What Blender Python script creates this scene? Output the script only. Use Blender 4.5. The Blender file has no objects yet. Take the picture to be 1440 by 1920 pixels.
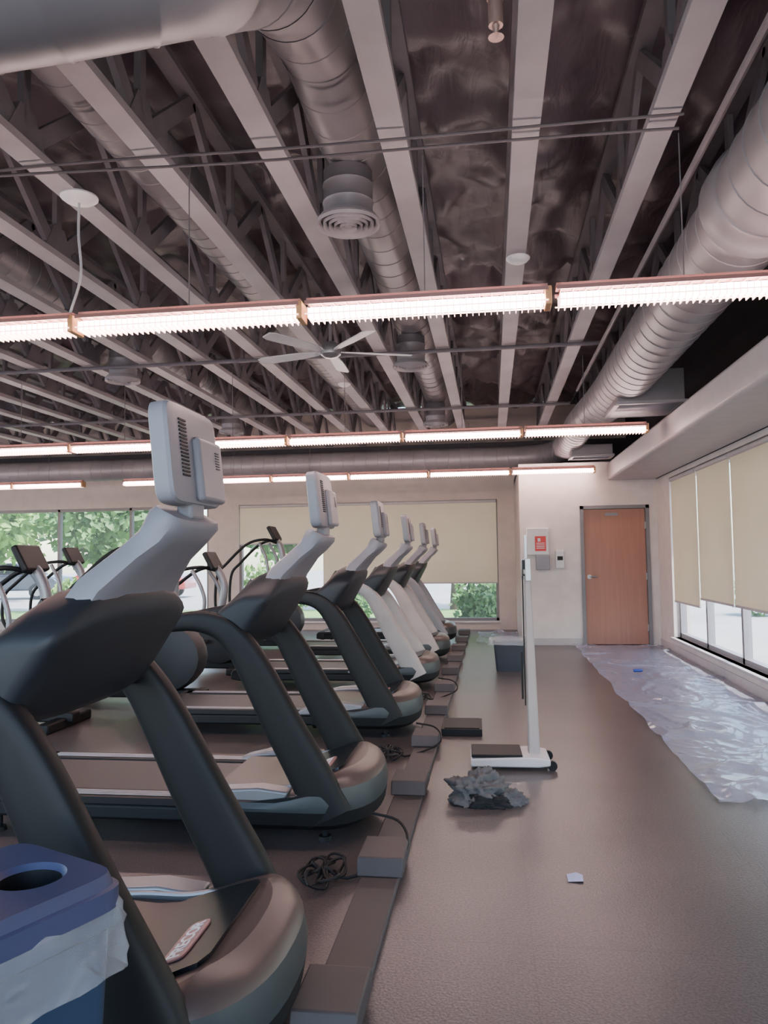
import bpy, math, random
from mathutils import Vector, Matrix, noise
random.seed(7)
S=bpy.context.scene
COL=S.collection
pi=math.pi
def s2l(c):
    c=c/255.0
    return c/12.92 if c<=0.04045 else ((c+0.055)/1.055)**2.4
def rgb(t): return (s2l(t[0]),s2l(t[1]),s2l(t[2]),1)
MATS={}
def mat(name,c,rough=.5,metal=0,var=0,scale=6,bump=0,bscale=60,emit=0,ecol=None,coat=0,spec=None,stretch=None):
    if name in MATS: return MATS[name]
    m=bpy.data.materials.new(name); m.use_nodes=True
    n=m.node_tree.nodes; l=m.node_tree.links; p=n['Principled BSDF']
    col=rgb(c)
    p.inputs['Base Color'].default_value=col
    p.inputs['Roughness'].default_value=rough
    p.inputs['Metallic'].default_value=metal
    if spec is not None: p.inputs['Specular IOR Level'].default_value=spec
    if coat: p.inputs['Coat Weight'].default_value=coat
    tc=n.new('ShaderNodeTexCoord')
    v=var if var else .06
    no=n.new('ShaderNodeTexNoise'); no.inputs['Scale'].default_value=scale; no.inputs['Detail'].default_value=4
    l.new(tc.outputs['Object'],no.inputs['Vector'])
    cr=n.new('ShaderNodeValToRGB')
    cr.color_ramp.elements[0].position=.3; cr.color_ramp.elements[1].position=.7
    cr.color_ramp.elements[0].color=tuple(x*(1-v) for x in col[:3])+(1,)
    cr.color_ramp.elements[1].color=tuple(min(1,x*(1+v)) for x in col[:3])+(1,)
    l.new(no.outputs['Fac'],cr.inputs['Fac']); l.new(cr.outputs['Color'],p.inputs['Base Color'])
    if bump:
        nb=n.new('ShaderNodeTexNoise'); nb.inputs['Scale'].default_value=bscale; nb.inputs['Detail'].default_value=5
        if stretch:
            mp=n.new('ShaderNodeMapping'); mp.inputs['Scale'].default_value=stretch; mp.inputs['Rotation'].default_value=(0,0,.5)
            l.new(tc.outputs['Object'],mp.inputs[0]); l.new(mp.outputs[0],nb.inputs['Vector']); nb.inputs['Distortion'].default_value=1.5
        else: l.new(tc.outputs['Object'],nb.inputs['Vector'])
        b=n.new('ShaderNodeBump'); b.inputs['Strength'].default_value=bump; b.inputs['Distance'].default_value=.02
        l.new(nb.outputs['Fac'],b.inputs['Height']); l.new(b.outputs['Normal'],p.inputs['Normal'])
    if emit:
        p.inputs['Emission Color'].default_value=rgb(ecol or c); p.inputs['Emission Strength'].default_value=emit
    MATS[name]=m; return m

class MB:
    def __init__(s): s.v=[];s.f=[];s.m=[]
    def add(s,vs,fs,mi=0):
        o=len(s.v); s.v+= [Vector(v) for v in vs]
        for f in fs: s.f.append([i+o for i in f]); s.m.append(mi)
        return s
    def box(s,c,size,mi=0,rot=None):
        x,y,z=[a/2 for a in size]; c=Vector(c)
        vs=[Vector(p) for p in [(-x,-y,-z),(x,-y,-z),(x,y,-z),(-x,y,-z),(-x,-y,z),(x,-y,z),(x,y,z),(-x,y,z)]]
        if rot is not None: vs=[rot@v for v in vs]
        return s.add([v+c for v in vs],[(0,3,2,1),(4,5,6,7),(0,1,5,4),(1,2,6,5),(2,3,7,6),(3,0,4,7)],mi)
    def bb(s,x0,x1,y0,y1,z0,z1,mi=0): return s.box(((x0+x1)/2,(y0+y1)/2,(z0+z1)/2),(abs(x1-x0),abs(y1-y0),abs(z1-z0)),mi)
    def loft(s,rings,mi=0,cap=True,closed=True):
        n=len(rings[0]); vs=[p for r in rings for p in r]; fs=[]
        for i in range(len(rings)-1):
            for j in range(n if closed else n-1):
                k=(j+1)%n
                fs.append((i*n+j,i*n+k,(i+1)*n+k,(i+1)*n+j))
        if cap and closed:
            fs.append(tuple(reversed(range(n)))); fs.append(tuple((len(rings)-1)*n+j for j in range(n)))
        return s.add(vs,fs,mi)
    def tube(s,path,r,n=12,mi=0,cap=True):
        path=[Vector(p) for p in path]
        if not hasattr(r,'__len__'): r=[r]*len(path)
        t=(path[1]-path[0]).normalized()
        up=Vector((0,0,1)) if abs(t.z)<.9 else Vector((1,0,0))
        a=t.cross(up).normalized(); rings=[]
        for i,p in enumerate(path):
            if i==0: tt=path[1]-path[0]
            elif i==len(path)-1: tt=path[-1]-path[-2]
            else: tt=path[i+1]-path[i-1]
            tt.normalize()
            a=(a-tt*a.dot(tt)).normalized(); b=tt.cross(a)
            rings.append([p+(a*math.cos(2*pi*k/n)+b*math.sin(2*pi*k/n))*r[i] for k in range(n)])
        return s.loft(rings,mi,cap)
    def cyl(s,p0,p1,r0,r1=None,n=16,mi=0): return s.tube([p0,p1],[r0,r0 if r1 is None else r1],n,mi)
    def lathe(s,prof,c=(0,0,0),n=24,mi=0,cap=False):
        rings=[[Vector((c[0]+r*math.cos(2*pi*k/n),c[1]+r*math.sin(2*pi*k/n),c[2]+z)) for k in range(n)] for r,z in prof]
        return s.loft(rings,mi,cap)
    def prism(s,prof,y0,y1,mi=0):
        return s.loft([[Vector((x,y0,z)) for x,z in prof],[Vector((x,y1,z)) for x,z in prof]],mi)
def cat(pts,k=6):
    pts=[Vector(p) for p in pts]; P=[pts[0]*2-pts[1]]+pts+[pts[-1]*2-pts[-2]]; out=[]
    for i in range(1,len(P)-2):
        for j in range(k):
            t=j/k; a,b,c,d=P[i-1],P[i],P[i+1],P[i+2]
            out.append(.5*((2*b)+(c-a)*t+(2*a-5*b+4*c-d)*t*t+(3*b-a-3*c+d)*t**3))
    out.append(pts[-1]); return out
def mk(mb,name,mats,parent=None,bevel=0,ang=40,sub=0,loc=None,rotz=0,label=None,category=None,group=None,kind=None,seg=2):
    if not isinstance(mats,(list,tuple)): mats=[mats]
    vs=mb.v; off=Vector((0,0,0))
    if parent is None and loc is None:
        lo=[min(v[i] for v in vs) for i in range(3)]; hi=[max(v[i] for v in vs) for i in range(3)]
        off=Vector(((lo[0]+hi[0])/2,(lo[1]+hi[1])/2,lo[2]))
    me=bpy.data.meshes.new(name)
    me.from_pydata([tuple(v-off) for v in vs],[],mb.f); me.update()
    import bmesh
    bm=bmesh.new(); bm.from_mesh(me); bmesh.ops.recalc_face_normals(bm,faces=bm.faces); bm.to_mesh(me); bm.free()
    for m in mats: me.materials.append(m)
    for p,i in zip(me.polygons,mb.m): p.material_index=i; p.use_smooth=True
    try: me.set_sharp_from_angle(angle=math.radians(ang))
    except Exception: pass
    o=bpy.data.objects.new(name,me); COL.objects.link(o)
    if loc is not None: o.location=loc
    elif parent is None: o.location=off
    o.rotation_euler[2]=rotz
    if parent is not None: o.parent=parent
    if bevel:
        b=o.modifiers.new('bevel','BEVEL'); b.width=bevel; b.segments=seg; b.limit_method='ANGLE'; b.angle_limit=math.radians(40)
    if sub:
        b=o.modifiers.new('sub','SUBSURF'); b.levels=sub; b.render_levels=sub
    tag(o,label,category,group,kind); return o
def tag(o,label=None,category=None,group=None,kind=None):
    if label: o['label']=label
    if category: o['category']=category
    if group: o['group']=group
    if kind: o['kind']=kind
def empty(name,loc,rotz=0,label=None,category=None,group=None):
    o=bpy.data.objects.new(name,None); COL.objects.link(o); o.location=loc; o.rotation_euler[2]=rotz; o.empty_display_size=.1
    tag(o,label,category,group); return o
def copy_thing(root,loc,rotz=None,label=None):
    r=root.copy(); COL.objects.link(r); r.location=loc
    if rotz is not None: r.rotation_euler[2]=rotz
    if label: r['label']=label
    for c in root.children:
        k=c.copy(); COL.objects.link(k); k.parent=r
        for g in c.children:
            q=g.copy(); COL.objects.link(q); q.parent=k
    return r
def struct(mb,name,mats,**k): return mk(mb,name,mats,kind='structure',**k)

# ---------------- camera
TH=math.radians(7.9); PH=math.radians(3.37); RO=math.radians(.8); CZ=1.33
R0=Vector((math.cos(TH),math.sin(TH),0)); F=Vector((-math.sin(TH)*math.cos(PH),math.cos(TH)*math.cos(PH),math.sin(PH)))
U0=R0.cross(F); R1=R0*math.cos(RO)-U0*math.sin(RO); U1=R0*math.sin(RO)+U0*math.cos(RO)
cd=bpy.data.cameras.new('camera'); cam=bpy.data.objects.new('camera',cd); COL.objects.link(cam)
M=Matrix.Identity(4)
for i in range(3): M[i][0]=R1[i]; M[i][1]=U1[i]; M[i][2]=-F[i]
M[2][3]=CZ; cam.matrix_world=M
cd.sensor_fit='VERTICAL'; cd.sensor_height=24; cd.lens=1442/1920*24; cd.clip_start=.05; cd.clip_end=300
S.camera=cam

# ---------------- materials
m_wall=mat('wall_paint',(206,196,192),.7,bump=.05,bscale=200)
m_wallb=mat('beige_wall_paint',(184,170,162),.7,bump=.05,bscale=200)
m_soff=mat('soffit_paint',(174,168,170),.5)
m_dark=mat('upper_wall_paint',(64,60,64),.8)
m_chord=mat('joist_paint',(142,136,139),.55,var=.12,scale=3)
m_web=mat('joist_web_paint',(100,93,97),.65,var=.12)
m_duct=mat('duct_galvanized',(122,116,119),.42,metal=.2,var=.14,scale=2)
m_frame=mat('window_frame',(120,114,112),.5)
m_white=mat('white_enamel',(200,198,199),.4)
m_alu=mat('aluminium',(165,165,168),.35,metal=.8)
m_blk=mat('black_rubber',(14,15,17),.6,spec=.3)
m_dg=mat('charcoal_plastic',(16,17,19),.55,bump=.03,bscale=400,spec=.3)
m_dg2=mat('graphite_plastic',(32,35,40),.5,spec=.35)
m_lg=mat('light_grey_plastic',(130,128,134),.45)
m_sil=mat('silver_plastic',(130,131,136),.35,metal=.4)
m_cream=mat('cream_plastic',(166,158,155),.4)
m_bronze=mat('hood_top_plastic',(78,66,64),.36,metal=.2)
m_band=mat('hood_band_plastic',(52,58,60),.42,spec=.4)

def floor_mat():
    m=bpy.data.materials.new('rubber_floor'); m.use_nodes=True
    n=m.node_tree.nodes; l=m.node_tree.links; p=n['Principled BSDF']
    tc=n.new('ShaderNodeTexCoord')
    big=n.new('ShaderNodeTexNoise'); big.inputs['Scale'].default_value=1.3; big.inputs['Detail'].default_value=5
    sp=n.new('ShaderNodeTexNoise'); sp.inputs['Scale'].default_value=110; sp.inputs['Detail'].default_value=2
    br=n.new('ShaderNodeTexBrick'); br.inputs['Scale'].default_value=1; br.offset=0
    br.inputs['Brick Width'].default_value=.95; br.inputs['Row Height'].default_value=.95; br.inputs['Mortar Size'].default_value=.003
    br.inputs['Color1'].default_value=(.9,.9,.9,1); br.inputs['Color2'].default_value=(1,1,1,1); br.inputs['Mortar'].default_value=(.75,.75,.75,1)
    for x in (big,sp,br): l.new(tc.outputs['Object'],x.inputs['Vector'])
    cr=n.new('ShaderNodeValToRGB'); cr.color_ramp.elements[0].position=.3; cr.color_ramp.elements[1].position=.7
    cr.color_ramp.elements[0].color=rgb((78,73,73)); cr.color_ramp.elements[1].color=rgb((94,87,86))
    l.new(big.outputs['Fac'],cr.inputs['Fac'])
    c2=n.new('ShaderNodeValToRGB'); c2.color_ramp.elements[0].position=.35; c2.color_ramp.elements[1].position=.68
    c2.color_ramp.elements[0].color=(.62,.62,.62,1); c2.color_ramp.elements[1].color=(1.3,1.22,1.2,1)
    l.new(sp.outputs['Fac'],c2.inputs['Fac'])
    a=n.new('ShaderNodeMixRGB'); a.blend_type='MULTIPLY'; a.inputs[0].default_value=1
    b=n.new('ShaderNodeMixRGB'); b.blend_type='MULTIPLY'; b.inputs[0].default_value=1
    l.new(cr.outputs[0],a.inputs[1]); l.new(c2.outputs[0],a.inputs[2]); l.new(a.outputs[0],b.inputs[1]); l.new(br.outputs[0],b.inputs[2])
    l.new(b.outputs[0],p.inputs['Base Color'])
    p.inputs['Roughness'].default_value=.30
    bu=n.new('ShaderNodeBump'); bu.inputs['Strength'].default_value=.12; bu.inputs['Distance'].default_value=.01
    l.new(sp.outputs['Fac'],bu.inputs['Height']); l.new(bu.outputs['Normal'],p.inputs['Normal'])
    return m
def thin_mat(name,c,fac_t,rough=.15,bump=0,bs=7):
    m=bpy.data.materials.new(name); m.use_nodes=True
    n=m.node_tree.nodes; l=m.node_tree.links; p=n['Principled BSDF']; out=n['Material Output']
    p.inputs['Base Color'].default_value=rgb(c); p.inputs['Roughness'].default_value=rough
    t=n.new('ShaderNodeBsdfTransparent'); mx=n.new('ShaderNodeMixShader'); mx.inputs[0].default_value=fac_t
    l.new(p.outputs[0],mx.inputs[1]); l.new(t.outputs[0],mx.inputs[2]); l.new(mx.outputs[0],out.inputs[0])
    tc=n.new('ShaderNodeTexCoord'); no=n.new('ShaderNodeTexNoise'); no.inputs['Scale'].default_value=bs; no.inputs['Detail'].default_value=4; no.inputs['Distortion'].default_value=1.5
    try: no.noise_type='RIDGED_MULTIFRACTAL' if bump else 'FBM'
    except Exception: pass
    l.new(tc.outputs['Object'],no.inputs['Vector'])
    if bump:
        b=n.new('ShaderNodeBump'); b.inputs['Strength'].default_value=bump; b.inputs['Distance'].default_value=.02
        l.new(no.outputs['Fac'],b.inputs['Height']); l.new(b.outputs['Normal'],p.inputs['Normal'])
    return m
def blind_mat():
    m=bpy.data.materials.new('roller_blind_fabric'); m.use_nodes=True
    n=m.node_tree.nodes; l=m.node_tree.links; out=n['Material Output']; n.remove(n['Principled BSDF'])
    tc=n.new('ShaderNodeTexCoord'); no=n.new('ShaderNodeTexNoise'); no.inputs['Scale'].default_value=3
    l.new(tc.outputs['Object'],no.inputs['Vector'])
    cr=n.new('ShaderNodeValToRGB'); cr.color_ramp.elements[0].color=rgb((220,211,190)); cr.color_ramp.elements[1].color=rgb((228,220,200))
    l.new(no.outputs['Fac'],cr.inputs['Fac'])
    d=n.new('ShaderNodeBsdfDiffuse'); t=n.new('ShaderNodeBsdfTranslucent'); mx=n.new('ShaderNodeMixShader'); mx.inputs[0].default_value=.26
    l.new(cr.outputs[0],d.inputs[0]); l.new(cr.outputs[0],t.inputs[0]); l.new(d.outputs[0],mx.inputs[1]); l.new(t.outputs[0],mx.inputs[2]); l.new(mx.outputs[0],out.inputs[0])
    return m
def door_mat():
    m=bpy.data.materials.new('door_wood'); m.use_nodes=True
    n=m.node_tree.nodes; l=m.node_tree.links; p=n['Principled BSDF']; p.inputs['Roughness'].default_value=.45
    tc=n.new('ShaderNodeTexCoord'); mp=n.new('ShaderNodeMapping'); mp.inputs['Scale'].default_value=(14,14,.8)
    no=n.new('ShaderNodeTexNoise'); no.inputs['Scale'].default_value=2; no.inputs['Detail'].default_value=6
    l.new(tc.outputs['Object'],mp.inputs[0]); l.new(mp.outputs[0],no.inputs['Vector'])
    cr=n.new('ShaderNodeValToRGB'); cr.color_ramp.elements[0].color=rgb((144,96,80)); cr.color_ramp.elements[1].color=rgb((168,116,97))
    l.new(no.outputs['Fac'],cr.inputs['Fac']); l.new(cr.outputs[0],p.inputs['Base Color']); return m
m_glass=thin_mat('window_glass',(200,215,225),.92,.03)
m_film=thin_mat('plastic_film',(190,196,220),.55,.12,.45,3.5)
m_liner=thin_mat('bin_liner_film',(205,208,216),.72,.12,.6,12)
m_blind=blind_mat()

# ---------------- room shell
XR=2.42; YB=14.1; YD=11.7; XD=.43
struct(MB().bb(-12,XR+.3,-3,YB+.1,-.1,0),'floor',floor_mat())
g=MB(); nx,ny=190,260; vs=[]; fs=[]
for j in range(ny+1):
    for i in range(nx+1):
        x=-12+i*(15.2/nx); y=-3+j*(17.4/ny)
        a=abs(noise.noise(Vector((x*1.2,y*.8,1))))+.5*abs(noise.noise(Vector((x*3.1+4,y*1.6,7))))+.5*abs(noise.noise(Vector((x*4+y*1.8,y*2.4-x*2,2))))
        vs.append((x,y,4.22-.24*a+.03*noise.noise(Vector((x*5,y*4,3)))))
for j in range(ny):
    for i in range(nx):
        k=j*(nx+1)+i; fs.append((k,k+1,k+nx+2,k+nx+1))
g.add(vs,fs)
struct(g,'ceiling',mat('roof_fabric',(92,79,84),.42,var=.12,scale=2,bump=.6,bscale=2.5,stretch=(2.2,.7,1)),ang=180)

def wall_x(name,y0,y1,x0,x1,z0,z1,holes,m):
    b=MB(); x=x0
    for (a,c,lo,hi) in holes:
        if a>x: b.bb(x,a,y0,y1,z0,z1)
        if lo>z0: b.bb(a,c,y0,y1,z0,lo)
        if hi<z1: b.bb(a,c,y0,y1,hi,z1)
        x=c
    if x<x1: b.bb(x,x1,y0,y1,z0,z1)
    return struct(b,name,m)
WC=(-4.75,.12,.16,2.36); WL=(-11.3,-5.35,.16,2.36)
wall_x('wall_back',YB,YB+.2,-12,XR+.3,0,4.1,[WL,WC],m_wallb)
DX0,DX1=1.31,2.3
wall_x('wall_door_side',YD,YD+.12,XD,XR,0,2.7,[(DX0,DX1,0,2.05)],m_wall)
struct(MB().bb(XD,XD+.12,YD+.121,YB-.001,0,2.7),'wall_return',m_wallb)
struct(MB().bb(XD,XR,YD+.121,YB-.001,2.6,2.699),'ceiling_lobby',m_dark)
def wall_y(name,x0,x1,ya,yb,z0,z1,holes,m):
    b=MB(); y=ya
    for (a,c,lo,hi) in holes:
        if a>y: b.bb(x0,x1,y,a,z0,z1)
        if lo>z0: b.bb(x0,x1,a,c,z0,lo)
        if hi<z1: b.bb(x0,x1,a,c,hi,z1)
        y=c
    if y<yb: b.bb(x0,x1,y,yb,z0,z1)
    return struct(b,name,m)
WR=(.4,10.9,.2,2.36)
wall_y('wall_right',XR,XR+.22,-3,YB,0,2.42,[WR],m_wall)
wall_y('wall_right_upper',XR,XR+.22,-3,YB,2.42,4.1,[],m_dark)
struct(MB().bb(1.72,XR,-3,YD-.001,2.42,2.68),'ceiling_soffit',m_soff,bevel=.03)
wall_y('wall_left',-12.2,-12,-3,YB,0,4.1,[(-2,13,.3,2.8)],m_wallb)
struct(MB().bb(XR-.012,XR,-3,YD,0,.1),'baseboard_right',m_soff)
struct(MB().bb(XD,DX0-.01,YD-.012,YD,0,.1),'baseboard_back',mat('baseboard_vinyl',(170,165,162),.5))
struct(MB().bb(-12,XR,YB-.55,YB-.3,3.0,3.32),'trim_1',m_dark)
fr=MB(); fr.bb(DX0,DX0+.05,YD-.03,YD+.1,0,2.05); fr.bb(DX1-.05,DX1,YD-.03,YD+.1,0,2.05); fr.bb(DX0,DX1,YD-.03,YD+.1,2.0,2.05)
d=struct(MB().bb(DX0+.055,DX1-.055,YD+.03,YD+.075,.01,1.995),'door_1',door_mat(),loc=(0,0,0))
mk(fr,'door_frame',mat('door_frame_paint',(112,110,114),.45),d)
h=MB(); h.cyl((DX0+.12,YD+.03,1.0),(DX0+.12,YD-.03,1.0),.013); h.cyl((DX0+.12,YD+.03,1.0),(DX0+.12,YD+.018,1.0),.033,n=20); h.tube(cat([(DX0+.12,YD-.03,1.0),(DX0+.17,YD-.034,1.005),(DX0+.23,YD-.03,1.0)],5),.013,8)
mk(h,'door_handle',m_alu,d)
mk(MB().bb(DX0+.37,DX0+.55,YD+.022,YD+.03,1.9,1.94),'door_plate',m_lg,d)
h=MB()
for z in (.25,1.0,1.75): h.bb(DX1-.062,DX1-.045,YD+.02,YD+.04,z-.05,z+.05)
mk(h,'hinge',m_alu,d)

def window_back(name,x0,x1,z0,z1,mull,y):
    b=MB(); t=.05
    b.bb(x0,x1,y,y+.1,z0,z0+t); b.bb(x0,x1,y,y+.1,z1-t,z1)
    for x in [x0+t/2,x1-t/2]+mull: b.bb(x-t/2,x+t/2,y,y+.1,z0,z1)
    o=struct(b,name,m_frame,loc=(0,0,0))
    mk(MB().bb(x0,x1,y+.045,y+.055,z0,z1),'window_pane',m_glass,o)
    return o
window_back('window_1',WC[0],WC[1],WC[2],WC[3],[-3.1,-1.5],YB+.05)
window_back('window_2',WL[0],WL[1],WL[2],WL[3],[-9.9,-8.45,-6.95],YB+.05)
b=MB(); t=.06; x=XR+.08
b.bb(x,x+.08,WR[0],WR[1],WR[2],WR[2]+t); b.bb(x,x+.08,WR[0],WR[1],WR[3]-t,WR[3])
ys=[WR[0]+t/2+k*(WR[1]-WR[0]-t)/8 for k in range(9)]
for y in ys: b.bb(x,x+.08,y-t/2,y+t/2,WR[2],WR[3])
o=struct(b,'window_3',m_lg,loc=(0,0,0)); mk(MB().bb(x+.035,x+.045,WR[0],WR[1],WR[2],WR[3]),'window_pane',m_glass,o)
struct(MB().bb(XR-.05,XR+.075,WR[0],WR[1],WR[2]-.03,WR[2]),'trim_2',m_soff)
struct(MB().bb(WC[0]-.03,WC[1]+.03,YB-.04,YB+.04,WC[2]-.03,WC[2]),'trim_3',m_wall)
def blind(axis,a0,a1,pos,z0,z1,label,grp):
    e=MB()
    if axis=='x': e.bb(a0,a1,pos-.004,pos+.004,z0,z1)
    else: e.bb(pos-.004,pos+.004,a0,a1,z0,z1)
    r=mk(e,'roller_blind',m_blind,loc=(0,0,0),label=label,category='window blind',group=grp)
    k=MB()
    if axis=='x': k.cyl((a0,pos,z1+.015),(a1,pos,z1+.015),.028)
    else: k.cyl((pos,a0,z1+.015),(pos,a1,z1+.015),.028)
    mk(k,'roller_tube',m_soff,r)
    k=MB()
    if axis=='x': k.bb(a0,a1,pos-.01,pos+.01,z0-.025,z0)
    else: k.bb(pos-.01,pos+.01,a0,a1,z0-.025,z0)
    mk(k,'hem_bar',m_soff,r,bevel=.004)
blind('x',-4.72,-3.13,YB-.02,1.62,2.31,'short cream roller blind partly covering the far window','blinds on the far window')
blind('x',-3.11,.1,YB-.02,.86,2.31,'wide cream roller blind lowered over the far window','blinds on the far window')
yb=10.86
for i,zz in enumerate([.70,.80,.80,.84,.82,.82,.84,.82]):
    blind('y',yb-1.3+.04,yb,XR+.02,zz,2.31,'cream roller blind lowered on the side window','blinds on the side windows')
    yb-=1.31

# ---------------- joists
JX=[1.46,.83,.205,-.425]+[-.425-.605*k for k in range(1,19)]
ZJ=3.33; Y0=.6; Y1=13.5
me=MB(); me.bb(-.064,.064,Y0,Y1,0,.042)
root=empty('ceiling_joist',(0,0,ZJ),label='grey painted open-web roof joist under draped fabric',category='joist',group='open-web roof joists')
mk(me,'bottom_chord',m_chord,root)
mk(MB().bb(-.05,.05,Y0,Y1,.6,.64),'top_chord',m_web,root)
w=MB(); y=Y0+.2; pw=1.3
def member(w,p,q,a=.05,bw=.034):
    p=Vector(p);q=Vector(q);dd=q-p;L=dd.length
    rot=dd.to_track_quat('Z','Y').to_matrix(); w.box((p+q)/2,(bw,a,L),0,rot)
while y<Y1-.3:
    y2=min(y+pw,Y1-.05); ym=(y+y2)/2
    member(w,(0,y,.04),(0,ym,.6),.09); member(w,(0,ym,.6),(0,y2,.04),.09)
    member(w,(0,y,.04),(0,y,.6),.06)
    w.add([(-.022,y-.17,.042),(-.022,y+.17,.042),(-.022,y+.06,.24),(-.022,y-.06,.24),(.022,y-.17,.042),(.022,y+.17,.042),(.022,y+.06,.24),(.022,y-.06,.24)],[(0,1,2,3),(4,5,6,7),(1,5,6,2),(0,4,7,3)],0)
    y+=pw
mk(w,'web_bracing',m_web,root)
root.location=(JX[0],0,ZJ)
for x in JX[1:]: copy_thing(root,(x,0,ZJ))
for i,(y,z,r,xa,xb,c) in enumerate([(7.3,3.305,.02,-9,1.05,0),(10.2,3.305,.02,-9.5,1.05,0),(13.0,3.31,.02,-9.5,1.05,0)]):
    mk(MB().cyl((xa,y,z),(xb,y,z),r,n=8),'bridging_pipe',m_web,label='dark steel bridging pipe crossing under the joists',category='pipe',group='bridging pipes')
for k,(y,z) in enumerate([(3.48,3.3),(3.56,3.295)]):
    p=[(x,y+.03*math.sin(x*1.1+k*2)+.05*k*math.sin(x*.9),z+.012*math.sin(x*2+k)-.01) for x in [-4+.35*i for i in range(15)]]
    mk(MB().tube(cat(p,3),.007,6),'electrical_cable',mat('cable_grey',(90,80,82),.6),label='thin grey cable strung beneath the joists',category='cable',group='cables under the joists')
mk(MB().cyl((1.02,1.0,3.22),(1.02,9.0,3.22),.018,n=8),'conduit_pipe',m_web,label='long thin conduit running along the joists',category='pipe')

# ---------------- ducts
def duct(name,path,radii,label,rib=.16):
    p=[Vector(q) for q in path]; pts=[];rr=[]
    Ls=[0]
    for i in range(1,len(p)): Ls.append(Ls[-1]+(p[i]-p[i-1]).length)
    L=Ls[-1]
    def at(s):
        for i in range(1,len(p)):
            if s<=Ls[i]+1e-6:
                t=(s-Ls[i-1])/max(1e-6,Ls[i]-Ls[i-1])
                return p[i-1].lerp(p[i],t), radii[i-1]*(1-t)+radii[i]*t
        return p[-1],radii[-1]
    s=0
    while s<L-.05:
        for ds,k in ((0,1.0),(.004,1.018),(.012,1.018),(.016,1.0),(rib*.3,1.0),(rib*.65,1.0)):
            if s+ds<L:
                a,b_=at(s+ds); pts.append(a); rr.append(b_*k)
        s+=rib
    a,b_=at(L)
    if (a-pts[-1]).length>.003: pts.append(a); rr.append(b_)
    return mk(MB().tube(pts,rr,32),name,m_duct,ang=30,label=label,category='air duct')
pth=[(-5.5,1.98,3.05),(-1.65,1.98,3.05)]+[tuple(v) for v in cat([(-1.5,1.98,3.05),(-1.15,2.02,3.08),(-.86,2.2,3.22),(-.76,2.7,3.55),(-.73,3.3,3.7)],6)]+[(-.73,12.9,3.7)]
rd=[.25,.25]+[.25-.06*i/24 for i in range(25)]+[.19]
duct('spiral_air_duct',pth,rd,'large grey spiral duct bending up between the joists',rib=.25)
def diffuser(x,y,z=3.2,lab='round grey ceiling diffuser on a short duct drop',r=.18):
    root=empty('ceiling_diffuser',(x,y,z),label=lab,category='air vent',group='round ceiling diffusers')
    b=MB(); b.tube([(0,0,.05),(0,0,.12),(0,0,.13),(0,0,.14),(0,0,.22),(0,0,.23),(0,0,.24),(0,0,.31)],[.14,.14,.146,.14,.14,.146,.14,.14],24)
    mk(b,'duct_collar',m_duct,root)
    b=MB()
    for i,rr in enumerate([1,.8,.62,.45,.28]):
        R=r*rr; dz=-.004*i
        b.lathe([(R,.02+dz),(R*.985,.0+dz),(R*.86,.022+dz),(R*.86,.03+dz),(R,.028+dz)],n=32)
    b.cyl((0,0,.0),(0,0,.04),r*.12)
    b.lathe([(r,.02),(r*.9,.05),(.14,.06)],n=32)
    mk(b,'louver_ring',m_chord,root,ang=30)
    return root
df=diffuser(-.76,4.18)
for (x,y) in [(-.75,7.5),(-3.78,7.5),(-.75,10.9),(-3.78,10.9)]: copy_thing(df,(x,y,3.2))
duct('spiral_air_duct',[(-3.75,1.5,3.7),(-3.75,12.9,3.7)],[.19,.19],'grey spiral duct running between the joists')
duct('spiral_air_duct',[(-1.94,2.6,3.72),(-1.94,12.9,3.72)],[.17,.17],'grey spiral duct running between the joists')
pr=[(1.33,-.5,3.04),(1.33,3.7,3.04),(1.33,3.75,3.04),(1.33,3.9,3.04),(1.33,3.95,3.04),(1.33,8.2,3.04)]+[tuple(v) for v in cat([(1.33,8.4,3.04),(1.28,8.8,3.02),(1.2,9.3,2.98),(1.15,9.8,2.97)],4)]+[(1.15,12.1,2.97)]+[tuple(v) for v in cat([(1.12,12.3,2.97),(.95,12.75,2.97),(.6,12.98,2.97),(.2,13.03,2.97)],5)]+[(-10.5,13.03,2.97)]
rr=[.25,.25,.275,.275,.24,.24]+[.24-.004*i for i in range(13)]+[.19]+[.19]*16+[.19]
duct('spiral_air_duct',pr,rr,'long exposed spiral duct turning along the far wall',rib=.2)
def grille_box(x,y,z,sx,sy,sz):
    root=empty('supply_grille_box',(x,y,z),label='boxy grey supply plenum with a slatted grille',category='air vent',group='supply plenums')
    mk(MB().bb(-sx/2,sx/2,-sy/2,sy/2,0,sz),'plenum_box',m_duct,root,bevel=.006)
    b=MB(); t=.025
    b.bb(-sx/2-.02,sx/2+.02,-sy/2-.02,-sy/2+t,-.03,0); b.bb(-sx/2-.02,sx/2+.02,sy/2-t,sy/2+.02,-.03,0)
    b.bb(-sx/2-.02,-sx/2+t,-sy/2,sy/2,-.03,0); b.bb(sx/2-t,sx/2+.02,-sy/2,sy/2,-.03,0)
    k=-sy/2+.04
    while k<sy/2-.03:
        b.box((0,k,-.015),(sx-.04,.004,.03),0,Matrix.Rotation(.6,3,'X')); k+=.03
    mk(b,'grille',m_chord,root)
grille_box(1.53,7.85,2.78,.62,.7,.3)
grille_box(1.42,11.1,2.72,.55,.35,.14)

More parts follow.
